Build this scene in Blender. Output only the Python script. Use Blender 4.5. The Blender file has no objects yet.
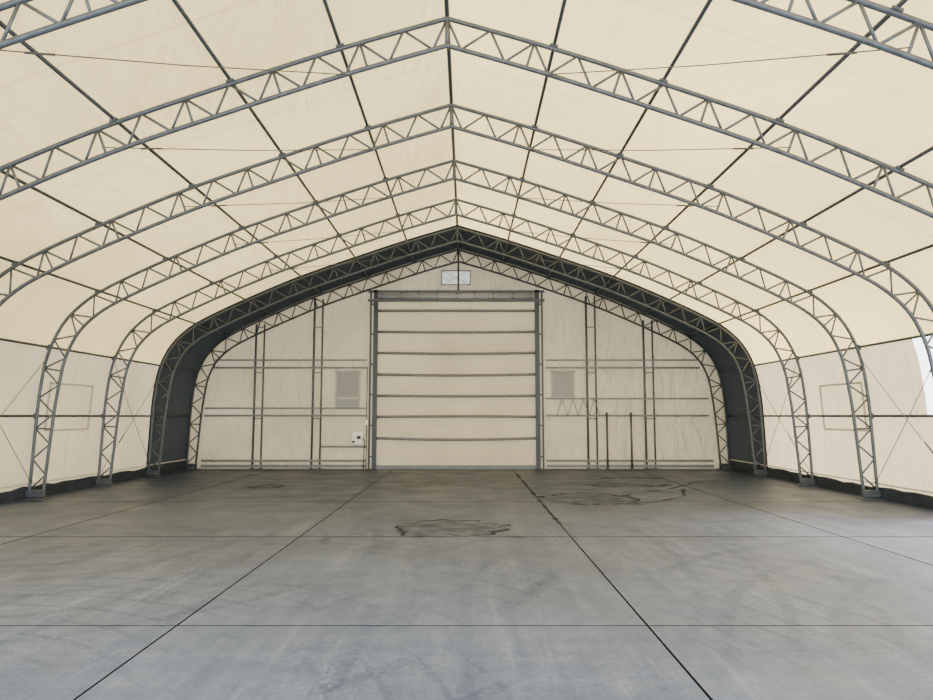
import bpy, bmesh, math, random
from mathutils import Vector, Matrix
random.seed(4)
S=5.5; EYE=1.705
col=bpy.context.scene.collection

# ---------------------------------------------------------------- materials
def newmat(name):
    m=bpy.data.materials.new(name); m.use_nodes=True
    nt=m.node_tree; nt.nodes.clear()
    return m,nt,nt.nodes.new('ShaderNodeOutputMaterial')
def N(nt,t,**k):
    n=nt.nodes.new(t)
    for a,b in k.items(): setattr(n,a,b)
    return n
def ramp(nt,stops):
    r=N(nt,'ShaderNodeValToRGB'); e=r.color_ramp.elements
    e[0].position,e[0].color=stops[0][0],stops[0][1]
    e[1].position,e[1].color=stops[1][0],stops[1][1]
    for p,c in stops[2:]:
        x=e.new(p); x.color=c
    return r
def g(r): return (r,r,r,1)

def simple(name,c,rough=.5,metal=0,var=.12,scale=6,bump=0,spec=.5,holes=None):
    m,nt,o=newmat(name); L=nt.links
    b=N(nt,'ShaderNodeBsdfPrincipled'); b.inputs['Roughness'].default_value=rough; b.inputs['Metallic'].default_value=metal; b.inputs['Specular IOR Level'].default_value=spec
    tc=N(nt,'ShaderNodeTexCoord'); no=N(nt,'ShaderNodeTexNoise'); no.inputs['Scale'].default_value=scale; no.inputs['Detail'].default_value=4
    L.new(tc.outputs['Object'],no.inputs['Vector'])
    r=ramp(nt,[(.3,tuple(x*(1-var) for x in c)+(1,)),(.7,tuple(min(1,x*(1+var)) for x in c)+(1,))])
    L.new(no.outputs['Fac'],r.inputs['Fac']); L.new(r.outputs['Color'],b.inputs['Base Color'])
    if bump:
        bu=N(nt,'ShaderNodeBump'); bu.inputs['Strength'].default_value=bump; bu.inputs['Distance'].default_value=.02
        L.new(no.outputs['Fac'],bu.inputs['Height']); L.new(bu.outputs['Normal'],b.inputs['Normal'])
    if holes:
        n2=N(nt,'ShaderNodeTexNoise'); n2.inputs['Scale'].default_value=holes[0]; n2.inputs['Detail'].default_value=8; L.new(tc.outputs['Object'],n2.inputs['Vector'])
        ra=ramp(nt,[(.38,g(holes[1])),(.60,g(holes[2]))]); L.new(n2.outputs['Fac'],ra.inputs[0]); L.new(ra.outputs[0],b.inputs['Alpha'])
    L.new(b.outputs[0],o.inputs[0]); return m

def fabric(name,diff,trans,mix=.5,bump=.25,dirt=0,clear=0,stretch=(1,1,1),dist=.15,vs=.42,seam=None):
    m,nt,o=newmat(name); L=nt.links
    tc=N(nt,'ShaderNodeTexCoord')
    n1=N(nt,'ShaderNodeTexNoise'); n1.inputs['Scale'].default_value=vs; n1.inputs['Detail'].default_value=6; n1.inputs['Distortion'].default_value=.6
    n2=N(nt,'ShaderNodeTexNoise'); n2.inputs['Scale'].default_value=1.6; n2.inputs['Detail'].default_value=4; n2.inputs['Distortion'].default_value=1.6
    mp=N(nt,'ShaderNodeMapping'); mp.inputs['Scale'].default_value=stretch
    L.new(tc.outputs['Object'],mp.inputs[0]); L.new(tc.outputs['Object'],n1.inputs['Vector']); L.new(mp.outputs[0],n2.inputs['Vector'])
    sm=None
    if seam:  # welded overlap bands across the membrane
        sp=N(nt,'ShaderNodeSeparateXYZ'); L.new(tc.outputs['Object'],sp.inputs[0])
        a=N(nt,'ShaderNodeMath',operation='SUBTRACT'); a.inputs[1].default_value=seam[0]; L.new(sp.outputs['Y'],a.inputs[0])
        pg=N(nt,'ShaderNodeMath',operation='PINGPONG'); pg.inputs[1].default_value=seam[1]/2; L.new(a.outputs[0],pg.inputs[0])
        lt=N(nt,'ShaderNodeMath',operation='LESS_THAN'); lt.inputs[1].default_value=.03; L.new(pg.outputs[0],lt.inputs[0])
        sm=ramp(nt,[(0,g(1)),(1,g(.90))]); L.new(lt.outputs[0],sm.inputs[0])
    def cr(c):
        r=ramp(nt,[(.33,tuple(x*(.90-dirt) for x in c)+(1,)),(.68,tuple(c)+(1,))]); L.new(n1.outputs['Fac'],r.inputs['Fac'])
        if sm:
            x=N(nt,'ShaderNodeMixRGB',blend_type='MULTIPLY'); x.inputs[0].default_value=1; L.new(r.outputs[0],x.inputs[1]); L.new(sm.outputs[0],x.inputs[2]); return x
        return r
    bu=N(nt,'ShaderNodeBump'); bu.inputs['Strength'].default_value=bump; bu.inputs['Distance'].default_value=dist
    L.new(n2.outputs['Fac'],bu.inputs['Height'])
    d=N(nt,'ShaderNodeBsdfDiffuse'); t=N(nt,'ShaderNodeBsdfTranslucent'); mx=N(nt,'ShaderNodeMixShader'); mx.inputs[0].default_value=mix
    L.new(cr(diff).outputs[0],d.inputs[0]); L.new(cr(trans).outputs[0],t.inputs[0])
    L.new(bu.outputs[0],d.inputs['Normal']); L.new(bu.outputs[0],t.inputs['Normal'])
    L.new(d.outputs[0],mx.inputs[1]); L.new(t.outputs[0],mx.inputs[2])
    out=mx.outputs[0]
    if clear:
        tr=N(nt,'ShaderNodeBsdfTransparent'); m2=N(nt,'ShaderNodeMixShader'); m2.inputs[0].default_value=clear
        L.new(out,m2.inputs[1]); L.new(tr.outputs[0],m2.inputs[2]); out=m2.outputs[0]
    L.new(out,o.inputs[0]); return m

FR=[S*(1.613+.476*k) for k in range(-2,6)]
BAY=.476*S
M_fab=fabric('cream_translucent_fabric',(.67,.52,.28),(.73,.54,.245),.5,.4,.20,0,(1,.6,1),.15,.16,(FR[0]+BAY/2,BAY))
M_fabwall=fabric('cream_wall_fabric',(.66,.56,.385),(.48,.395,.25),.42,.6,.10,0,(1,1,.35),.2,.42,(FR[0]+BAY/2,BAY))
M_end=fabric('end_wall_fabric',(.57,.515,.395),(.34,.285,.185),.25,.95,.11,0,(1.3,1,.5),.21)
M_curt=fabric('door_curtain_fabric',(.59,.53,.395),(.35,.29,.185),.22,.65,.06,0,(.6,1,2),.13)
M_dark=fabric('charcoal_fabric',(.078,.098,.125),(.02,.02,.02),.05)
M_win=fabric('grey_vinyl',(.44,.455,.46),(.3,.32,.34),.2,.2)
M_vent=fabric('translucent_louvre_panel',(.7,.7,.68),(.52,.52,.48),.3,.1,.2,0,(1,1,1),.15,2.0)
M_winlight=fabric('clear_vinyl',(.85,.80,.70),(.9,.84,.70),.5,.3,0,.86)
M_weld=fabric('welded_fabric_border',(.78,.73,.64),(.5,.47,.4),.3,.1)
M_galv=simple('galvanised_steel',(.092,.108,.128),.42,.3,.2,9)
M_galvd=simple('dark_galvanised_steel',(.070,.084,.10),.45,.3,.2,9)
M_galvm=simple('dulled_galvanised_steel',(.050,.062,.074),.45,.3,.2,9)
M_purl=simple('weathered_steel_tube',(.045,.055,.067),.45,.3,.15,9)
M_pipe=simple('grey_steel_pipe',(.075,.083,.09),.5,.3,.15,9)
M_frame=simple('painted_grey_steel',(.088,.104,.12),.5,.2,.12,7)
M_girt=simple('pale_galvanised_rail',(.165,.182,.198),.55,.1,.12,7)
M_cable=simple('cable_steel',(.10,.10,.10),.5,.5)
M_skirt=simple('dark_base_membrane',(.020,.028,.042),.6,0,.4,4,.5)
M_white=simple('white_plastic',(.82,.82,.80),.4)
M_panel=simple('pale_grey_panel',(.40,.41,.41),.5)
M_black=simple('black_plastic',(.03,.03,.03),.5)
M_dim=simple('grey_rib_webbing',(.175,.187,.195),.7)
M_water=simple('shallow_water_on_concrete',(.035,.045,.060),.45,0,.25,3,0,.06,(3.0,.0,.38))
M_wet=simple('damp_concrete',(.014,.018,.024),.7,0,.35,6,0,.08,(3.2,.1,.95))
M_trail=simple('damp_joint_edge',(.015,.019,.024),.6,0,.35,6,0,.1,(1.6,.05,.9))
M_ground=simple('pale_gravel',(.78,.77,.74),.9,0,.1,3,.4)

# concrete floor
M_floor,nt,o=newmat('concrete_slab'); L=nt.links
tc=N(nt,'ShaderNodeTexCoord')
def noise(scale,det=6,dist=0,mapscale=None,rot=0,rough=.5):
    n=N(nt,'ShaderNodeTexNoise'); n.inputs['Scale'].default_value=scale; n.inputs['Detail'].default_value=det; n.inputs['Distortion'].default_value=dist; n.inputs['Roughness'].default_value=rough
    if mapscale:
        mp=N(nt,'ShaderNodeMapping'); mp.inputs['Scale'].default_value=mapscale; mp.inputs['Rotation'].default_value=(0,0,rot); L.new(tc.outputs['Object'],mp.inputs[0]); L.new(mp.outputs[0],n.inputs['Vector'])
    else: L.new(tc.outputs['Object'],n.inputs['Vector'])
    return n
def mul(a,bb,fac=1,mode='MULTIPLY'):
    x=N(nt,'ShaderNodeMixRGB',blend_type=mode); x.inputs[0].default_value=fac; L.new(a,x.inputs[1]); L.new(bb,x.inputs[2]); return x.outputs[0]
def t_(v): return (v*.95,v*1.0,min(1,v*1.08),1)
r1=ramp(nt,[(.3,(.112,.132,.170,1)),(.72,(.180,.208,.258,1))]); L.new(noise(.5,12,.3,rough=.68).outputs[0],r1.inputs[0])
r2=ramp(nt,[(.36,t_(.72)),(.6,g(1))]); L.new(noise(4.5,12,.5,rough=.76).outputs[0],r2.inputs[0])
r3=ramp(nt,[(.38,t_(.77)),(.6,g(1.0))]); L.new(noise(1.0,12,.3,(4.5,.25,1),.08,.72).outputs[0],r3.inputs[0])
r3b=ramp(nt,[(.4,t_(.86)),(.6,g(1.0))]); L.new(noise(1.0,12,.3,(.25,4.0,1),.25,.72).outputs[0],r3b.inputs[0])
r7=ramp(nt,[(.55,g(0)),(.74,g(.10))]); L.new(noise(.9,12,.3,(4.4,.35,1),-.12,.72).outputs[0],r7.inputs[0])
c=mul(mul(r1.outputs[0],r2.outputs[0],.8),r3.outputs[0],.9)
c=mul(c,r3b.outputs[0],.8)
c=mul(c,r7.outputs[0],1,'ADD')
r9=ramp(nt,[(.35,g(.76)),(.6,g(1))]); L.new(noise(24,5).outputs[0],r9.inputs[0]); c=mul(c,r9.outputs[0],.8)
# dimmer light toward the closed gable end, painted into the slab colour
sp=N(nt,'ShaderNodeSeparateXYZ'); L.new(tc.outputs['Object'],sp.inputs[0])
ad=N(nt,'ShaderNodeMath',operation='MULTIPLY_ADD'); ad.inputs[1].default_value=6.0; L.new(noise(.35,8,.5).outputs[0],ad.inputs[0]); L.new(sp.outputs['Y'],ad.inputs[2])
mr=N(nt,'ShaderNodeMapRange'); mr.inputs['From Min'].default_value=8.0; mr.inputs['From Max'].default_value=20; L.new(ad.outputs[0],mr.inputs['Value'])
dim_=ramp(nt,[(0,g(1)),(1,(.315,.375,.485,1))]); L.new(mr.outputs[0],dim_.inputs[0])
c=mul(c,dim_.outputs[0],1)
def tracks(loc,scale,amt,lo=.44):
    global c
    wv=N(nt,'ShaderNodeTexWave',wave_type='RINGS',rings_direction='Z'); wv.inputs['Scale'].default_value=scale; wv.inputs['Distortion'].default_value=.3; wv.inputs['Detail'].default_value=2; wv.inputs['Detail Scale'].default_value=2
    mp=N(nt,'ShaderNodeMapping'); mp.inputs['Location'].default_value=loc; L.new(tc.outputs['Object'],mp.inputs[0]); L.new(mp.outputs[0],wv.inputs[0])
    tr=N(nt,'ShaderNodeTexVoronoi'); tr.inputs['Scale'].default_value=15; L.new(tc.outputs['Object'],tr.inputs[0])
    a=ramp(nt,[(.90,g(0)),(.96,g(1))]); L.new(wv.outputs['Fac'],a.inputs[0])
    b_=ramp(nt,[(lo,g(0)),(lo+.12,g(1))]); L.new(noise(.4,3).outputs[0],b_.inputs[0])
    q=ramp(nt,[(.25,g(0)),(.45,g(1))]); L.new(tr.outputs['Distance'],q.inputs[0])
    f=mul(mul(a.outputs[0],b_.outputs[0]),q.outputs[0])
    x=N(nt,'ShaderNodeMixRGB',blend_type='MULTIPLY'); x.inputs[2].default_value=t_(amt)
    L.new(f,x.inputs[0]); L.new(c,x.inputs[1]); c=x.outputs[0]
tracks((5,-9,0),.42,.76); tracks((-7,-4,0),.35,.78); tracks((4,-3,0),.9,.74)
b=N(nt,'ShaderNodeBsdfPrincipled'); L.new(c,b.inputs['Base Color']); b.inputs['Specular IOR Level'].default_value=.35
rr=ramp(nt,[(.3,g(.38)),(.7,g(.58))]); L.new(noise(1.2,6).outputs[0],rr.inputs[0]); L.new(rr.outputs[0],b.inputs['Roughness'])
bu=N(nt,'ShaderNodeBump'); bu.inputs['Strength'].default_value=.12; bu.inputs['Distance'].default_value=.01; L.new(noise(14,6).outputs[0],bu.inputs['Height']); L.new(bu.outputs[0],b.inputs['Normal'])
L.new(b.outputs[0],o.inputs[0])
M_joint=simple('joint_gap',(.02,.02,.02),.9,spec=.05)

# ---------------------------------------------------------------- helpers
def mesh_from(name,verts,faces,mat,smooth=False):
    me=bpy.data.meshes.new(name); me.from_pydata(verts,[],faces); me.update()
    for m in (mat if isinstance(mat,(list,tuple)) else [mat]): me.materials.append(m)
    if smooth: me.polygons.foreach_set('use_smooth',[True]*len(me.polygons))
    return me
def tube_data(pts,r,seg=8,ref=None,off=0):
    pts=[Vector(p) for p in pts]; V=[];F=[]
    d=(pts[-1]-pts[0]).normalized()
    if ref is None: ref=Vector((0,1,0)) if abs(d.y)<.8 else Vector((0,0,1))
    n=len(pts)
    for i,p in enumerate(pts):
        a=(p-pts[i-1]).normalized() if i else (pts[1]-p).normalized()
        c=(pts[i+1]-p).normalized() if i<n-1 else a
        t=(a+c).normalized(); k=1/max(.4,math.sqrt((1+a.dot(c))/2))
        u=t.cross(ref).normalized(); w=u.cross(t)
        for j in range(seg):
            an=2*math.pi*j/seg; V.append(p+u*math.cos(an)*r*k+w*math.sin(an)*r)
    for i in range(n-1):
        for j in range(seg):
            q=(j+1)%seg; F.append((off+i*seg+j,off+i*seg+q,off+(i+1)*seg+q,off+(i+1)*seg+j))
    F.append(tuple(off+j for j in reversed(range(seg)))); F.append(tuple(off+(n-1)*seg+j for j in range(seg)))
    return V,F
def tube_mesh(name,pts,r,mat,seg=8,ref=None):
    V,F=tube_data(pts,r,seg,ref); return mesh_from(name,V,F,mat,True)
def box_data(c,s,off=0):
    x,y,z=c; a,b_,d=[q/2 for q in s]
    V=[(x+i*a,y+j*b_,z+k*d) for k in(-1,1) for j in(-1,1) for i in(-1,1)]
    F=[(0,2,3,1),(4,5,7,6),(0,1,5,4),(2,6,7,3),(0,4,6,2),(1,3,7,5)]
    return V,[tuple(off+q for q in f) for f in F]
def box_mesh(name,c,s,mat,bev=0):
    V,F=box_data(c,s); me=mesh_from(name,V,F,mat)
    if bev:
        bm=bmesh.new(); bm.from_mesh(me); bmesh.ops.bevel(bm,geom=bm.edges[:],offset=bev,segments=2,affect='EDGES'); bm.to_mesh(me); bm.free()
    return me
def multi(name,parts,mat,smooth=False):
    V=[];F=[]
    for fn in parts:
        v,f=fn(len(V)); V+=v; F+=f
    return mesh_from(name,V,F,mat,smooth)
def obj(name,me,parent=None,loc=(0,0,0)):
    ob=bpy.data.objects.new(name,me); ob.location=loc; col.objects.link(ob)
    if parent: ob.parent=parent
    return ob
def empty(name,loc=(0,0,0)):
    e=bpy.data.objects.new(name,None); e.empty_display_size=.2; e.location=loc; col.objects.link(e); return e
def tag(ob,label,cat,group=None,kind=None):
    ob['label']=label; ob['category']=cat
    if group: ob['group']=group
    if kind: ob['kind']=kind
def copy_tree(root,loc):
    r=root.copy(); r.location=loc; col.objects.link(r)
    for ch in root.children:
        q=ch.copy(); q.parent=r; col.objects.link(q)
    return r

# ---------------------------------------------------------------- arch profile
ctrl=[(0,1.0),(.27,.919),(.545,.826),(.835,.722),(1.09,.613),(1.29,.518),(1.405,.450),(1.487,.370),(1.535,.282),(1.560,.195),(1.572,.10),(1.579,0),(1.590,-.31)]
ctrl=[Vector((a,b_)) for a,b_ in ctrl]
dense=[]
for i in range(len(ctrl)-1):
    p1,p2=ctrl[i],ctrl[i+1]
    p0=ctrl[i-1] if i else p1*2-p2
    p3=ctrl[i+2] if i+2<len(ctrl) else p2*2-p1
    for k in range(16):
        t=k/16; dense.append(.5*((2*p1)+(p2-p0)*t+(2*p0-5*p1+4*p2-p3)*t*t+(3*p1-p0-3*p2+p3)*t**3))
dense.append(ctrl[-1])
dense=[Vector((p.x*S,EYE+p.y*S)) for p in dense]
acc=[0]
for i in range(1,len(dense)): acc.append(acc[-1]+(dense[i]-dense[i-1]).length)
LT=acc[-1]
def prof(s,off=0):
    s=min(max(s,0),LT)
    i=1
    while i<len(acc)-1 and acc[i]<s: i+=1
    f=(s-acc[i-1])/(acc[i]-acc[i-1]); p=dense[i-1].lerp(dense[i],f)
    a=dense[max(i-2,0)]; b_=dense[min(i+1,len(dense)-1)]
    t=(b_-a).normalized(); n=Vector((-t.y,t.x))
    q=p+n*off
    if s<=1e-6: q=Vector((0,p.y+off/max(.5,n.y)))
    return q
def s_at_z(z):
    lo,hi=0,LT
    for _ in range(40):
        m=(lo+hi)/2
        if prof(m).y>z: lo=m
        else: hi=m
    return lo
def depth(s):
    z=prof(s).y
    return .38 if z>2.5 else .38-.10*(2.5-z)/2.5

FR[1]+=.10
Y0=3.0; YE=FR[-1]+.22
# ---------------------------------------------------------------- trusses
ss=[LT*i/72 for i in range(73)]
def full(fn):
    R=[fn(s) for s in ss]
    return [(-p.x,0,p.y) for p in reversed(R)]+[(p.x,0,p.y) for p in R[1:]]
m_out=tube_mesh('outer_chord',full(lambda s:prof(s)),.033,M_galv,10,Vector((0,1,0)))
m_in=tube_mesh('inner_chord',full(lambda s:prof(s,-depth(s))),.033,M_galv,10,Vector((0,1,0)))
purl_s=[s_at_z(EYE+b_*S) for b_ in (.920,.828,.726,.602,.474,.26,0)]
webs=[]
NW=40
for sg in(-1,1):
    prev=None
    for i in range(NW+1):
        s=LT*i/NW*.985
        p=prof(s) if i%2==0 else prof(s,-depth(s))
        q=(sg*p.x,0,p.y)
        if prev: webs.append(tube_mesh('web_brace',[prev,q],.019,M_galv,6))
        prev=q
    for i in range(4,NW,4):
        s=LT*i/NW*.985; a=prof(s); b_=prof(s,-depth(s))
        webs.append(tube_mesh('web_brace',[(sg*a.x,0,a.y),(sg*b_.x,0,b_.y)],.019,M_galv,6))
a=prof(0); webs.append(tube_mesh('web_brace',[(0,0,a.y),(0,0,a.y-.40)],.03,M_galv,8))
fo=prof(LT)
m_plate=box_mesh('base_plate',(0,0,.012),(.5,.26,.024),M_galv,.004)
m_shoe=box_mesh('foot_bracket',(0,0,.09),(.36,.10,.14),M_galv,.008)
m_clip=box_mesh('purlin_clip',(0,0,0),(.12,.10,.045),M_galv,.008)
t0=empty('roof_truss',(0,FR[0],0))
tag(t0,"galvanised steel lattice arch truss spanning the fabric hall","truss","steel arch trusses of the hall")
obj('outer_chord',m_out,t0); obj('inner_chord',m_in,t0)
for w in webs: obj('web_brace',w,t0)
for sg in(-1,1):
    obj('base_plate',m_plate,t0,(sg*(fo.x-.14),0,0)); obj('foot_bracket',m_shoe,t0,(sg*(fo.x-.14),0,.024))
    for s in purl_s:
        p=prof(s,.028); q=prof(s+.01,.028); c_=obj('purlin_clip',m_clip,t0,(sg*p.x,0,p.y)); c_.rotation_euler=(0,math.atan2(-(q.y-p.y),sg*(q.x-p.x)),0)
for k,y in enumerate(FR[1:],1):
    r=copy_tree(t0,(0,y,0))
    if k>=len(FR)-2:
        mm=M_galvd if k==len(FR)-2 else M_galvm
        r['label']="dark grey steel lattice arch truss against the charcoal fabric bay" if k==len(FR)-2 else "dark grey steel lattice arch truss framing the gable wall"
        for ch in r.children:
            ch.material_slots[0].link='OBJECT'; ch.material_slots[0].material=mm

# ---------------------------------------------------------------- purlins
OPEN0,OPENB,OPEN1=6.7,FR[3]+.12,12.5  # near right bays left open out of view to throw daylight on the floor
def purlin(x,z,y0,y1,lab="long dark steel purlin tube running along the hall roof",r=.026):
    me=tube_mesh('purlin',[(0,0,0),(0,y1-y0,0)],r,M_purl,8)
    o_=obj('purlin',me,None,(x,y0,z)); tag(o_,lab,"purlin","purlins tying the arch trusses"); return o_
p=prof(0,.062); purlin(0,p.y,Y0,YE-.03,"dark steel ridge purlin tube at the roof peak",.032)
for i,s in enumerate(purl_s):
    for sg in(-1,1):
        p=prof(s,.060); ya=Y0
        if i>=6 and sg>0: ya=OPENB
        purlin(sg*p.x,p.y,ya,YE-.03,"dark steel rail tube running along the side wall" if i>=5 else "long dark steel purlin tube running along the hall roof")

# ---------------------------------------------------------------- fabric shell
SW=s_at_z(EYE+.26*S)
OFF=.10
roof_ss=[SW*i/60 for i in range(61)]
SM=s_at_z(EYE)
wall_ss=[SW+(SM-SW)*i/5 for i in range(6)]+[SM+(LT-SM)*i/5 for i in range(1,6)]
DY0=FR[-2]+.03
def shell(name,prof_pts,ys,mats,skip=None):
    V=[];F=[];mi=[]
    for y in ys:
        for (x,z) in prof_pts: V.append((x,y,z))
    n=len(prof_pts)
    for j in range(len(ys)-1):
        for i in range(n-1):
            if skip and skip(ys[j],ys[j+1],i): continue
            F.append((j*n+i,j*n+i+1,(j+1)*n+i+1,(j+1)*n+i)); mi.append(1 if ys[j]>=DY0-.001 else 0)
    me=mesh_from(name,V,F,mats,True); me.polygons.foreach_set('material_index',mi)
    ob=obj(name,me); ob['kind']='structure'; return ob
Rr=[prof(s,OFF) for s in roof_ss]
pp=[(-p.x,p.y) for p in reversed(Rr)]+[(p.x,p.y) for p in Rr[1:]]
YS=sorted(set([Y0]+FR[:-1]+[DY0,YE+.12]+[OPEN0,OPENB,OPEN1]))
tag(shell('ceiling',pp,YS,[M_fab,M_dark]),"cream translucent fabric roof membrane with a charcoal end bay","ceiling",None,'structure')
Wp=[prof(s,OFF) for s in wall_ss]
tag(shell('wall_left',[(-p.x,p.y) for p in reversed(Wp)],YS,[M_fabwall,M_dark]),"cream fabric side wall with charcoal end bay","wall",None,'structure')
def sk(a,b_,i):
    if a>OPEN0-.01 and b_<OPENB+.01: return True
    return a>OPENB-.01 and b_<OPEN1+.01 and i<5
tag(shell('wall_right',[(p.x,p.y) for p in Wp],YS,[M_fabwall,M_dark],sk),"cream fabric side wall with a bright opening, unseen near bays opened for light","wall",None,'structure')

# end wall with door opening and louvre opening
DX0,DX1,DZ=-2.73,2.60,5.52
VX0,VX1,VZ0,VZ1=-.56,.40,6.06,6.53
Rall=[prof(LT*i/100,OFF+.06) for i in range(101)]
def zx(x):
    x=abs(x)
    for i in range(1,len(Rall)):
        if Rall[i].x>=x:
            a,b_=Rall[i-1],Rall[i]; return a.y+(b_.y-a.y)*(x-a.x)/(b_.x-a.x)
V=[];F=[]
def poly(pts):
    o_=len(V); V.extend([(x,YE,z) for x,z in pts]); F.append(tuple(range(o_,o_+len(pts))))
poly([(DX0,0),(DX0,zx(DX0))]+[(-p.x,p.y) for p in Rall if p.x>-DX0]+[(-Rall[-1].x,0)])
poly([(DX1,0),(DX1,zx(DX1))]+[(p.x,p.y) for p in Rall if p.x>DX1]+[(Rall[-1].x,0)])
poly([(DX0,DZ),(DX0,zx(DX0))]+[(-p.x,p.y) for p in reversed(Rall) if -VX0<p.x<-DX0]+[(VX0,zx(VX0)),(VX0,DZ)])
poly([(DX1,DZ),(DX1,zx(DX1))]+[(p.x,p.y) for p in reversed(Rall) if VX1<p.x<DX1]+[(VX1,zx(VX1)),(VX1,DZ)])
poly([(VX0,DZ),(VX1,DZ),(VX1,VZ0),(VX0,VZ0)])
poly([(VX0,VZ1),(VX0,zx(VX0)),(0,Rall[0].y),(VX1,zx(VX1)),(VX1,VZ1)])
w=obj('wall_back',mesh_from('wall_back',V,F,M_end)); tag(w,"cream fabric gable end wall around the large door","wall",None,'structure')

# floor & ground
W=prof(LT).x+.25
def slab(name,x0,x1,y0,y1,z0,z1,mat):
    return obj(name,box_mesh(name,((x0+x1)/2,(y0+y1)/2,(z0+z1)/2),(x1-x0,y1-y0,z1-z0),mat))
xs=[-W,-5.95,-2.10,1.75,5.62,W]; ys=[-3.5,1.65,5.70,9.78,13.75,17.75,21.6,YE+.2]
hg=[.013,.013,.010,.018,.020,.015,.015,.013]
hx=[.01,.013,.009,.010,.013,.01]
parts=[]
for i in range(len(xs)-1):
    for j in range(len(ys)-1):
        x0,x1,y0,y1=xs[i]+hx[i],xs[i+1]-hx[i+1],ys[j]+hg[j],ys[j+1]-hg[j+1]
        parts.append(lambda o,x0=x0,x1=x1,y0=y0,y1=y1:box_data(((x0+x1)/2,(y0+y1)/2,-.03),(x1-x0,y1-y0,.06),o))
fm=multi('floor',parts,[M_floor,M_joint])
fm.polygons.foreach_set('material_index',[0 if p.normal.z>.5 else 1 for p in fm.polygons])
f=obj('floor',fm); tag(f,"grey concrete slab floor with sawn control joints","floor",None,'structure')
f2=slab('floor_subbase',-W,W,-3.5,YE+.2,-.12,-.061,M_joint); tag(f2,"dark sub-base under the slab joints","floor",None,'structure')
gr=slab('ground',-60,60,-60,80,-.3,-.125,M_ground); tag(gr,"pale gravel ground outside the hall","ground",None,'structure')

def skirt(name,sg,y0,y1,h=.24):
    V=[];F=[]; random.seed(int(y0*7)+sg+5); n=int((y1-y0)/.35)
    for i in range(n+1):
        y=y0+(y1-y0)*i/n; hh=h+random.uniform(-.03,.03); dd=random.uniform(0,.03)
        for (dx,z) in[(-.03-dd,0),(-.055-dd*.6,hh),(-.03,hh+.01),(0,0)]:
            pz=prof(s_at_z(max(z,.001)),OFF); V.append((sg*(pz.x+dx),y,z))
    for i in range(n):
        for k in range(4):
            q=(k+1)%4; F.append((4*i+k,4*i+4+k,4*i+4+q,4*i+q))
    F+= [(0,1,2,3),(4*n+3,4*n+2,4*n+1,4*n)]
    ob=obj(name,mesh_from(name,V,F,M_skirt)); tag(ob,"uneven blue-black membrane skirt along the wall base","baseboard",None,'structure')
skirt('baseboard_left',-1,Y0,YE-.05)
skirt('baseboard_right',1,OPENB,YE-.05)
skirt('baseboard_right_near',1,Y0,OPEN0)
for k,(sg,y0,y1) in enumerate([(-1,Y0,YE-.05),(1,OPENB,YE-.05)]):
    t=obj('trim_%d'%(k+1),box_mesh('t',(0,(y0+y1)/2,.31),(.02,y1-y0,.03),M_weld,.004),None,(sg*(prof(s_at_z(.31),OFF).x-.05),0,0)); tag(t,"pale hem strip above the wall skirt","trim",None,'structure')

# ---------------------------------------------------------------- rollup door
yd=YE-.05
dr=empty('door_1',((DX0+DX1)/2,yd,0)); hw=(DX1-DX0)/2
tag(dr,"large cream fabric roll-up door with grey ribs","door",None,'structure')
ribs=[5.18,4.48,3.78,3.07,2.37,1.68,.99,.30]
V=[];F=[];nx=40
zz=[.03+ (DZ-.05)*i/96 for i in range(97)]
rb=sorted(ribs+[.0,DZ])
random.seed(31)
cr_=[(random.uniform(1,5),random.uniform(0,6.3),random.uniform(-3,3)) for _ in range(6)]
for z in zz:
    k=0
    while k<len(rb)-2 and rb[k+1]<z: k+=1
    t=(z-rb[k])/(rb[k+1]-rb[k]); bl=.085*math.sin(math.pi*t)**.8 if 0<t<1 else 0
    for i in range(nx+1):
        u=i/nx; wv=sum(math.sin(a*u*3+b_+c_*t) for a,b_,c_ in cr_)*.006*math.sin(math.pi*max(0,min(1,t)))*math.sin(math.pi*u)
        V.append((-hw+2*hw*u, .03+bl*(.4+.6*math.sin(math.pi*u))+wv, z))
for j in range(96):
    for i in range(nx): a=j*(nx+1)+i; F.append((a,a+1,a+nx+2,a+nx+1))
obj('curtain',mesh_from('curtain',V,F,M_curt,True),dr)
for k,z in enumerate(ribs[:-1]):
    sag=[.0,.02,.03,.035,.015,-.02,.05][k]
    pts=[(-hw+.06+(2*hw-.12)*i/12,-.01,z-sag*math.sin(math.pi*i/12)) for i in range(13)]
    obj('wind_rib',tube_mesh('wind_rib',pts,.045,M_dim,8,Vector((0,1,0))),dr)
obj('bottom_bar',box_mesh('bottom_bar',(0,-.01,.06),(2*hw-.12,.06,.11),M_girt,.01),dr)
HT=DZ+.30
for sg in(-1,1):
    obj('guide_post',multi('guide_post',[lambda o,sg=sg:box_data((sg*(hw+.0),-.04,(HT+.05)/2),(.14,.14,HT+.05),o),lambda o,sg=sg:box_data((sg*(hw+.17),-.02,(HT+.05)/2),(.05,.08,HT+.05),o)]+
        [lambda o,sg=sg,z=z:box_data((sg*(hw+.10),-.02,z),(.1,.05,.05),o) for z in(.4,1.4,2.4,3.4,4.4,5.4)],M_purl),dr)
hb=multi('header_beam',[lambda o:box_data((0,-.06,HT),(2*hw+.5,.1,.07),o),lambda o:box_data((0,-.06,DZ),(2*hw+.5,.12,.08),o)]+
   [lambda o,i=i:box_data((-hw+.2+i*(2*hw-.4)/8,-.06,DZ+.15),(.04,.05,.26),o) for i in range(9)],M_frame)
obj('header_beam',hb,dr)
obj('roller_drum',tube_mesh('roller_drum',[(-hw,-.0,DZ+.15),(hw,0,DZ+.15)],.10,M_panel,16),dr)

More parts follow.
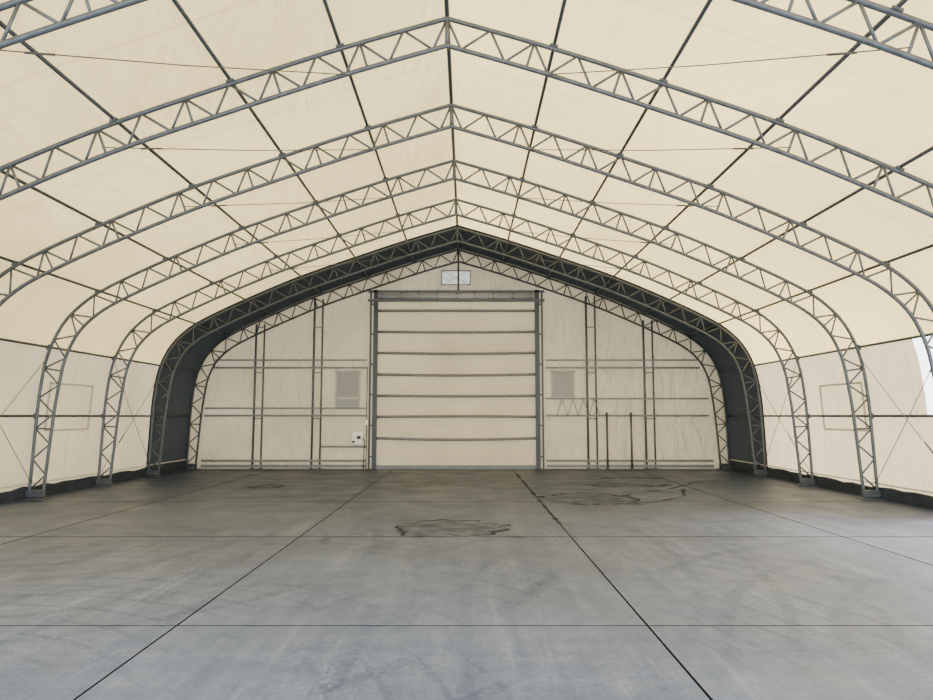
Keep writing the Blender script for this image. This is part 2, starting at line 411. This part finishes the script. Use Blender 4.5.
# louvre panel above the door
v=empty('ventilation_louver',(-.08,YE-.03,VZ0-.01)); tag(v,"bright translucent square louvre panel above the door","vent")
obj('panel',mesh_from('panel',[(-.475,.02,.01),(.475,.02,.01),(.475,.02,.48),(-.475,.02,.48)],[(0,1,2,3)],M_vent),v)
obj('panel_frame',multi('pf',[lambda o:box_data((0,-.03,.01),(.98,.03,.03),o),lambda o:box_data((0,-.03,.48),(.98,.03,.03),o),lambda o:box_data((-.475,-.03,.245),(.03,.03,.5),o),lambda o:box_data((.475,-.03,.245),(.03,.03,.5),o)],M_frame),v)
obj('cross_wire',multi('cw',[lambda o:tube_data([(-.46,-.035,.02),(.46,-.035,.47)],.006,6,None,o),lambda o:tube_data([(-.46,-.035,.47),(.46,-.035,.02)],.006,6,None,o)],M_cable),v)
obj('hanger_rod',box_mesh('hr',(0.08,-.08,.35),(.065,.05,1.15),M_purl,.006),v)

# ---------------------------------------------------------------- end wall framing
yp=YE-.12
def ztop(x): return zx(x)-.22
def post(x,gap,label="grey double-tube upright framing the gable wall"):
    zt=min(ztop(x),ztop(x+gap))
    e=empty('wall_post',(x,yp,0)); tag(e,label,"post","uprights of the gable wall")
    obj('tube',tube_mesh('tube',[(0,0,0),(0,0,zt)],.038,M_frame),e)
    obj('tube',tube_mesh('tube',[(gap,0,0),(gap,0,zt)],.030,M_frame),e)
    for i in range(int(zt/1.5)+1): obj('rung',box_mesh('rung',(gap/2,0,.12+i*1.5),(gap,.03,.03),M_frame),e)
    obj('foot_plate',box_mesh('foot_plate',(gap/2,0,.01),(gap+.2,.14,.02),M_frame,.003),e)
for x,gp2 in((-6.66,.27),(-4.75,.27),(4.22,.29),(6.10,.29)): post(x,gp2)
def girt(x0,x1,z,dz,lattice=None,label="grey double horizontal rail on the gable wall",h=.065):
    e=empty('wall_girt',(x0,yp-.07,z)); tag(e,label,"rail","horizontal rails of the gable wall")
    w=x1-x0
    obj('rail',box_mesh('rail',(w/2,0,0),(w,.04,h),M_girt,.008),e)
    if dz: obj('rail',box_mesh('rail',(w/2,0,dz),(w,.04,h*.8),M_girt,.008),e)
    if lattice:
        a,b_,n=lattice
        for i in range(n):
            xa=a+(b_-a)*i/n; xb=a+(b_-a)*(i+1)/n
            za,zb=(0,dz) if i%2==0 else (dz,0)
            obj('lattice_bar',tube_mesh('lattice_bar',[(xa,-.03,za),(xb,-.03,zb)],.012,M_girt,6),e)
girt(-8.0,DX0-.25,3.28,.25); girt(DX1+.25,7.9,3.28,.25)
girt(-8.25,DX0-.25,1.72,.24); girt(DX1+.25,8.15,1.72,.55,(.35,1.75,8),"grey lattice rail across the gable wall")
girt(-4.45,DX0-.25,.72,0,label="short grey rail beside the door post")
girt(-8.3,DX0-.25,.10,.17,None,"pale grey bottom rail of the gable wall",.09); girt(DX1+.25,8.25,.10,.17,None,"pale grey bottom rail of the gable wall",.09)
for x in(4.80,5.58):
    e=empty('standing_pipe',(x,yp-.20,0)); tag(e,"short grey pipe standing against the gable wall","pipe","short pipes by the gable wall")
    obj('pipe',tube_mesh('pipe',[(0,0,.02),(0,0,1.78)],.034,M_pipe,10),e); obj('flange',box_mesh('flange',(0,0,.012),(.16,.16,.024),M_pipe,.004),e)
    obj('cap',tube_mesh('cap',[(0,0,1.76),(0,0,1.82)],.042,M_pipe,10),e)

def window(n,cx_,z0,w_,h_,pane,lab):
    e=empty('window_%d'%n,(cx_,YE-.03,z0)); tag(e,lab,"window",None,'structure')
    obj('pane',box_mesh('pane',(0,0,h_/2),(w_,.02,h_),pane),e)
    b_=.06
    obj('welded_border',multi('wb',[lambda o:box_data((0,-.006,0),(w_+b_,.024,b_),o),lambda o:box_data((0,-.006,h_),(w_+b_,.024,b_),o),lambda o:box_data((-w_/2,-.006,h_/2),(b_,.024,h_),o),lambda o:box_data((w_/2,-.006,h_/2),(b_,.024,h_),o)],M_weld),e)
    return e
e=window(1,-3.63,2.30,.78,.88,M_win,"small grey vinyl window with pale border"); obj('lower_flap',box_mesh('lf',(0,-.01,-.2),(.78,.02,.30),M_win),e)
window(2,3.44,2.30,.74,.88,M_win,"small grey vinyl window with pale border")
def sidewin(n,sg,y0,y1,z0,z1):
    e=empty('window_%d'%n,(sg*prof(s_at_z(z0),OFF).x,(y0+y1)/2,z0)); tag(e,"clear vinyl window patch outlined on the side wall","window",None,'structure')
    xb=sg*(prof(s_at_z(z1),OFF).x)-e.location.x; hy=(y1-y0)/2; h=z1-z0; d=-sg*.012
    V=[(d,-hy,0),(d,hy,0),(xb+d,hy,h),(xb+d,-hy,h)]
    obj('pane',mesh_from('pane',V,[(0,1,2,3)],M_winlight),e)
    P=[Vector(q)+Vector((-sg*.01,0,0)) for q in V]
    parts=[]
    for i in range(4):
        a,b_=P[i],P[(i+1)%4]
        parts.append(lambda o,a=a,b_=b_:tube_data([a,b_],.022,6,Vector((1,0,0)),o))
    obj('welded_border',multi('wb',parts,M_weld),e)
sidewin(3,-1,14.55,16.2,1.40,2.42); sidewin(4,1,14.4,16.1,1.40,2.42)

# electrical outlet box with leads
e=empty('outlet_box',(-3.24,YE-.30,.80)); tag(e,"small white electrical box with black leads beside the door","electrical box")
obj('housing',box_mesh('housing',(0,0,.2),(.34,.10,.40),M_white,.02),e)
obj('socket',box_mesh('socket',(.05,-.06,.22),(.12,.03,.10),M_black,.01),e)
obj('socket',box_mesh('socket',(-.12,-.06,.08),(.08,.03,.08),M_black,.01),e)
obj('power_lead',tube_mesh('pl',[(.16,-.03,.2),(.24,-.03,.1),(.22,-.03,-.15),(.20,-.02,-.5),(.20,0,-.79)],.016,M_black,6,Vector((0,1,0))),e)
e=empty('wiring_conduit',(-2.96,yp-.16,0)); tag(e,"thin grey wiring conduit beside the door post","conduit")
obj('conduit',tube_mesh('c',[(0,0,.02),(0,0,3.3)],.014,M_purl,6),e); obj('switch_box',box_mesh('sb',(0,-.02,1.5),(.1,.06,.16),M_white,.01),e)

# ---------------------------------------------------------------- cables
def wire(e,a,b_,tb,base):
    a=Vector(a)-base; b_=Vector(b_)-base; d=b_-a; mid=a+d*.5+Vector((0,0,-.03)); dn=d.normalized()
    obj('wire',tube_mesh('wire',[a,mid,b_],.0075,M_cable,5),e)
    c_=a+d*tb+Vector((0,0,-.012))
    obj('turnbuckle',tube_mesh('turnbuckle',[c_-dn*.14,c_+dn*.14],.015,M_cable,6),e)
P=lambda s,y,sg,o_=-.36:(sg*prof(s,o_).x,y,prof(s,o_).y)
for k in range(1,len(FR)-2):
    for sg in(-1,1):
        a=Vector(P(purl_s[2]+.30,FR[k]+.04,sg,-.24)); e=empty('bracing_cable',a); tag(e,"thin steel bracing cable with a turnbuckle","cable","bracing cables between trusses")
        wire(e,a,P(purl_s[0]+.05,FR[k+1]-.04,sg,-.40),.15,a)
for k in (3,5):
    for sg in(-1,1):
        a=s_at_z(3.0); b_=s_at_z(.35); base=Vector(P(b_,FR[k]+.04,sg,-.03)); e=empty('cross_bracing',base)
        tag(e,"crossed thin steel wires bracing the side wall bay","cable","crossed wires on the side walls")
        wire(e,P(a,FR[k]+.04,sg,-.03),P(b_,FR[k+1]-.04,sg,-.03),.15,base); wire(e,base,P(a,FR[k+1]-.04,sg,-.06),.3,base)

# ---------------------------------------------------------------- puddles
def blob(rx,ry,seed,n=160,am=.19):
    random.seed(seed); ph=[(random.uniform(0,6.28),random.uniform(.4,1.1)/(k**.75)) for k in range(2,20)]
    out=[]
    for i in range(n):
        a=2*math.pi*i/n; r=1+am*sum(m_*math.sin(k*a+p_) for k,(p_,m_) in enumerate(ph,2))
        out.append((rx*r*math.cos(a),ry*r*math.sin(a)))
    return out
def puddle(x,y,rx,ry,seed,lab,rim=.06,water=True):
    e=empty('puddle',(x,y,0)); tag(e,lab,"puddle")
    A=blob(rx,ry,seed); n=len(A); Bp=[]
    for i in range(n):
        k=1-rim*max(.35,(1+.8*math.sin(2*math.pi*i/n*3+seed)+.5*math.sin(2*math.pi*i/n*11+2*seed)))
        Bp.append((A[i][0]*k,A[i][1]*k))
    V=[(a,b_,.0015) for a,b_ in A]+[(a,b_,.0025) for a,b_ in Bp]
    F=[(i,(i+1)%n,n+(i+1)%n,n+i) for i in range(n)]
    obj('damp_edge',mesh_from('damp_edge',V,F,M_wet),e)
    if water: obj('water_film',mesh_from('wf',[(a,b_,.0025) for a,b_ in Bp],[tuple(range(n))],M_water),e)
puddle(.0,10.55,.80,.85,3,"thin irregular puddle with a damp outline on concrete",.07)
puddle(.98,9.80,.14,.12,12,"small damp spot on concrete beside a puddle")
puddle(2.85,14.2,.95,1.1,7,"wide shallow puddle with dark edge on concrete",.09)
puddle(4.2,17.0,1.1,.55,9,"shallow puddle with dark edge on concrete",.13)
puddle(4.9,18.9,.9,.35,15,"small wet patch on concrete near the gable wall",.2)
puddle(-4.6,16.6,.40,.5,21,"small damp patch on concrete",.25)
def trail(pts,w0,seed,lab):
    V=[];F=[]; random.seed(seed); P_=[]
    for a,b_ in zip(pts[:-1],pts[1:]):
        for k in range(14): P_.append(Vector(a).lerp(Vector(b_),k/14))
    P_.append(Vector(pts[-1])); n=len(P_)-1
    for i,p in enumerate(P_):
        d=(P_[min(i+1,n)]-P_[max(i-1,0)]).normalized(); q=Vector((-d.y,d.x)); w_=w0*(.7+.4*math.sin(i*.7)+.5*random.random())
        a=p+q*w_; b_=p-q*w_; V+=[(a.x,a.y,.001),(b_.x,b_.y,.001)]
    for i in range(n): F.append((2*i,2*i+1,2*i+3,2*i+2))
    o_=obj('damp_trail',mesh_from('damp_trail',V,F,M_trail)); tag(o_,lab,"puddle")
trail([(1.75,10.9),(1.75,14),(1.75,17),(1.75,20.4)],.035,8,"narrow dark damp trail along a floor joint")
trail([(3.6,14.6),(4.1,15.3),(5.0,16.0),(6.0,17.4),(6.9,18.2)],.06,9,"thin wet trail running away from a puddle")
trail([(3.2,13.3),(4.0,13.6),(4.9,14.6),(5.4,16.2)],.045,10,"thin wet trail curving across the concrete")

# ---------------------------------------------------------------- light: hazy sky, brighter near the horizon
wd=bpy.data.worlds.new('World'); bpy.context.scene.world=wd; wd.use_nodes=True
wn=wd.node_tree; bg=wn.nodes['Background']
tcw=N(wn,'ShaderNodeTexCoord'); sx=N(wn,'ShaderNodeSeparateXYZ'); wn.links.new(tcw.outputs['Generated'],sx.inputs[0])
rw=ramp(wn,[(0,(1.0,1.0,.99,1)),(.25,(.88,.94,1,1)),(1,(.60,.69,.80,1))]); wn.links.new(sx.outputs['Z'],rw.inputs[0]); wn.links.new(rw.outputs[0],bg.inputs[0]); bg.inputs[1].default_value=5.4
sn=bpy.data.lights.new('sun','SUN'); sn.energy=13; sn.angle=math.radians(25); sn.color=(1,.97,.92)
so=bpy.data.objects.new('sun',sn); so.rotation_euler=(math.radians(-8),math.radians(54),0); col.objects.link(so)

cam=bpy.data.cameras.new('camera'); co=bpy.data.objects.new('camera',cam); col.objects.link(co)
cam.sensor_width=36; cam.lens=26.0; cam.clip_end=300
co.location=(.27,0,EYE); co.rotation_euler=(math.radians(95.6),0,0)
bpy.context.scene.camera=co
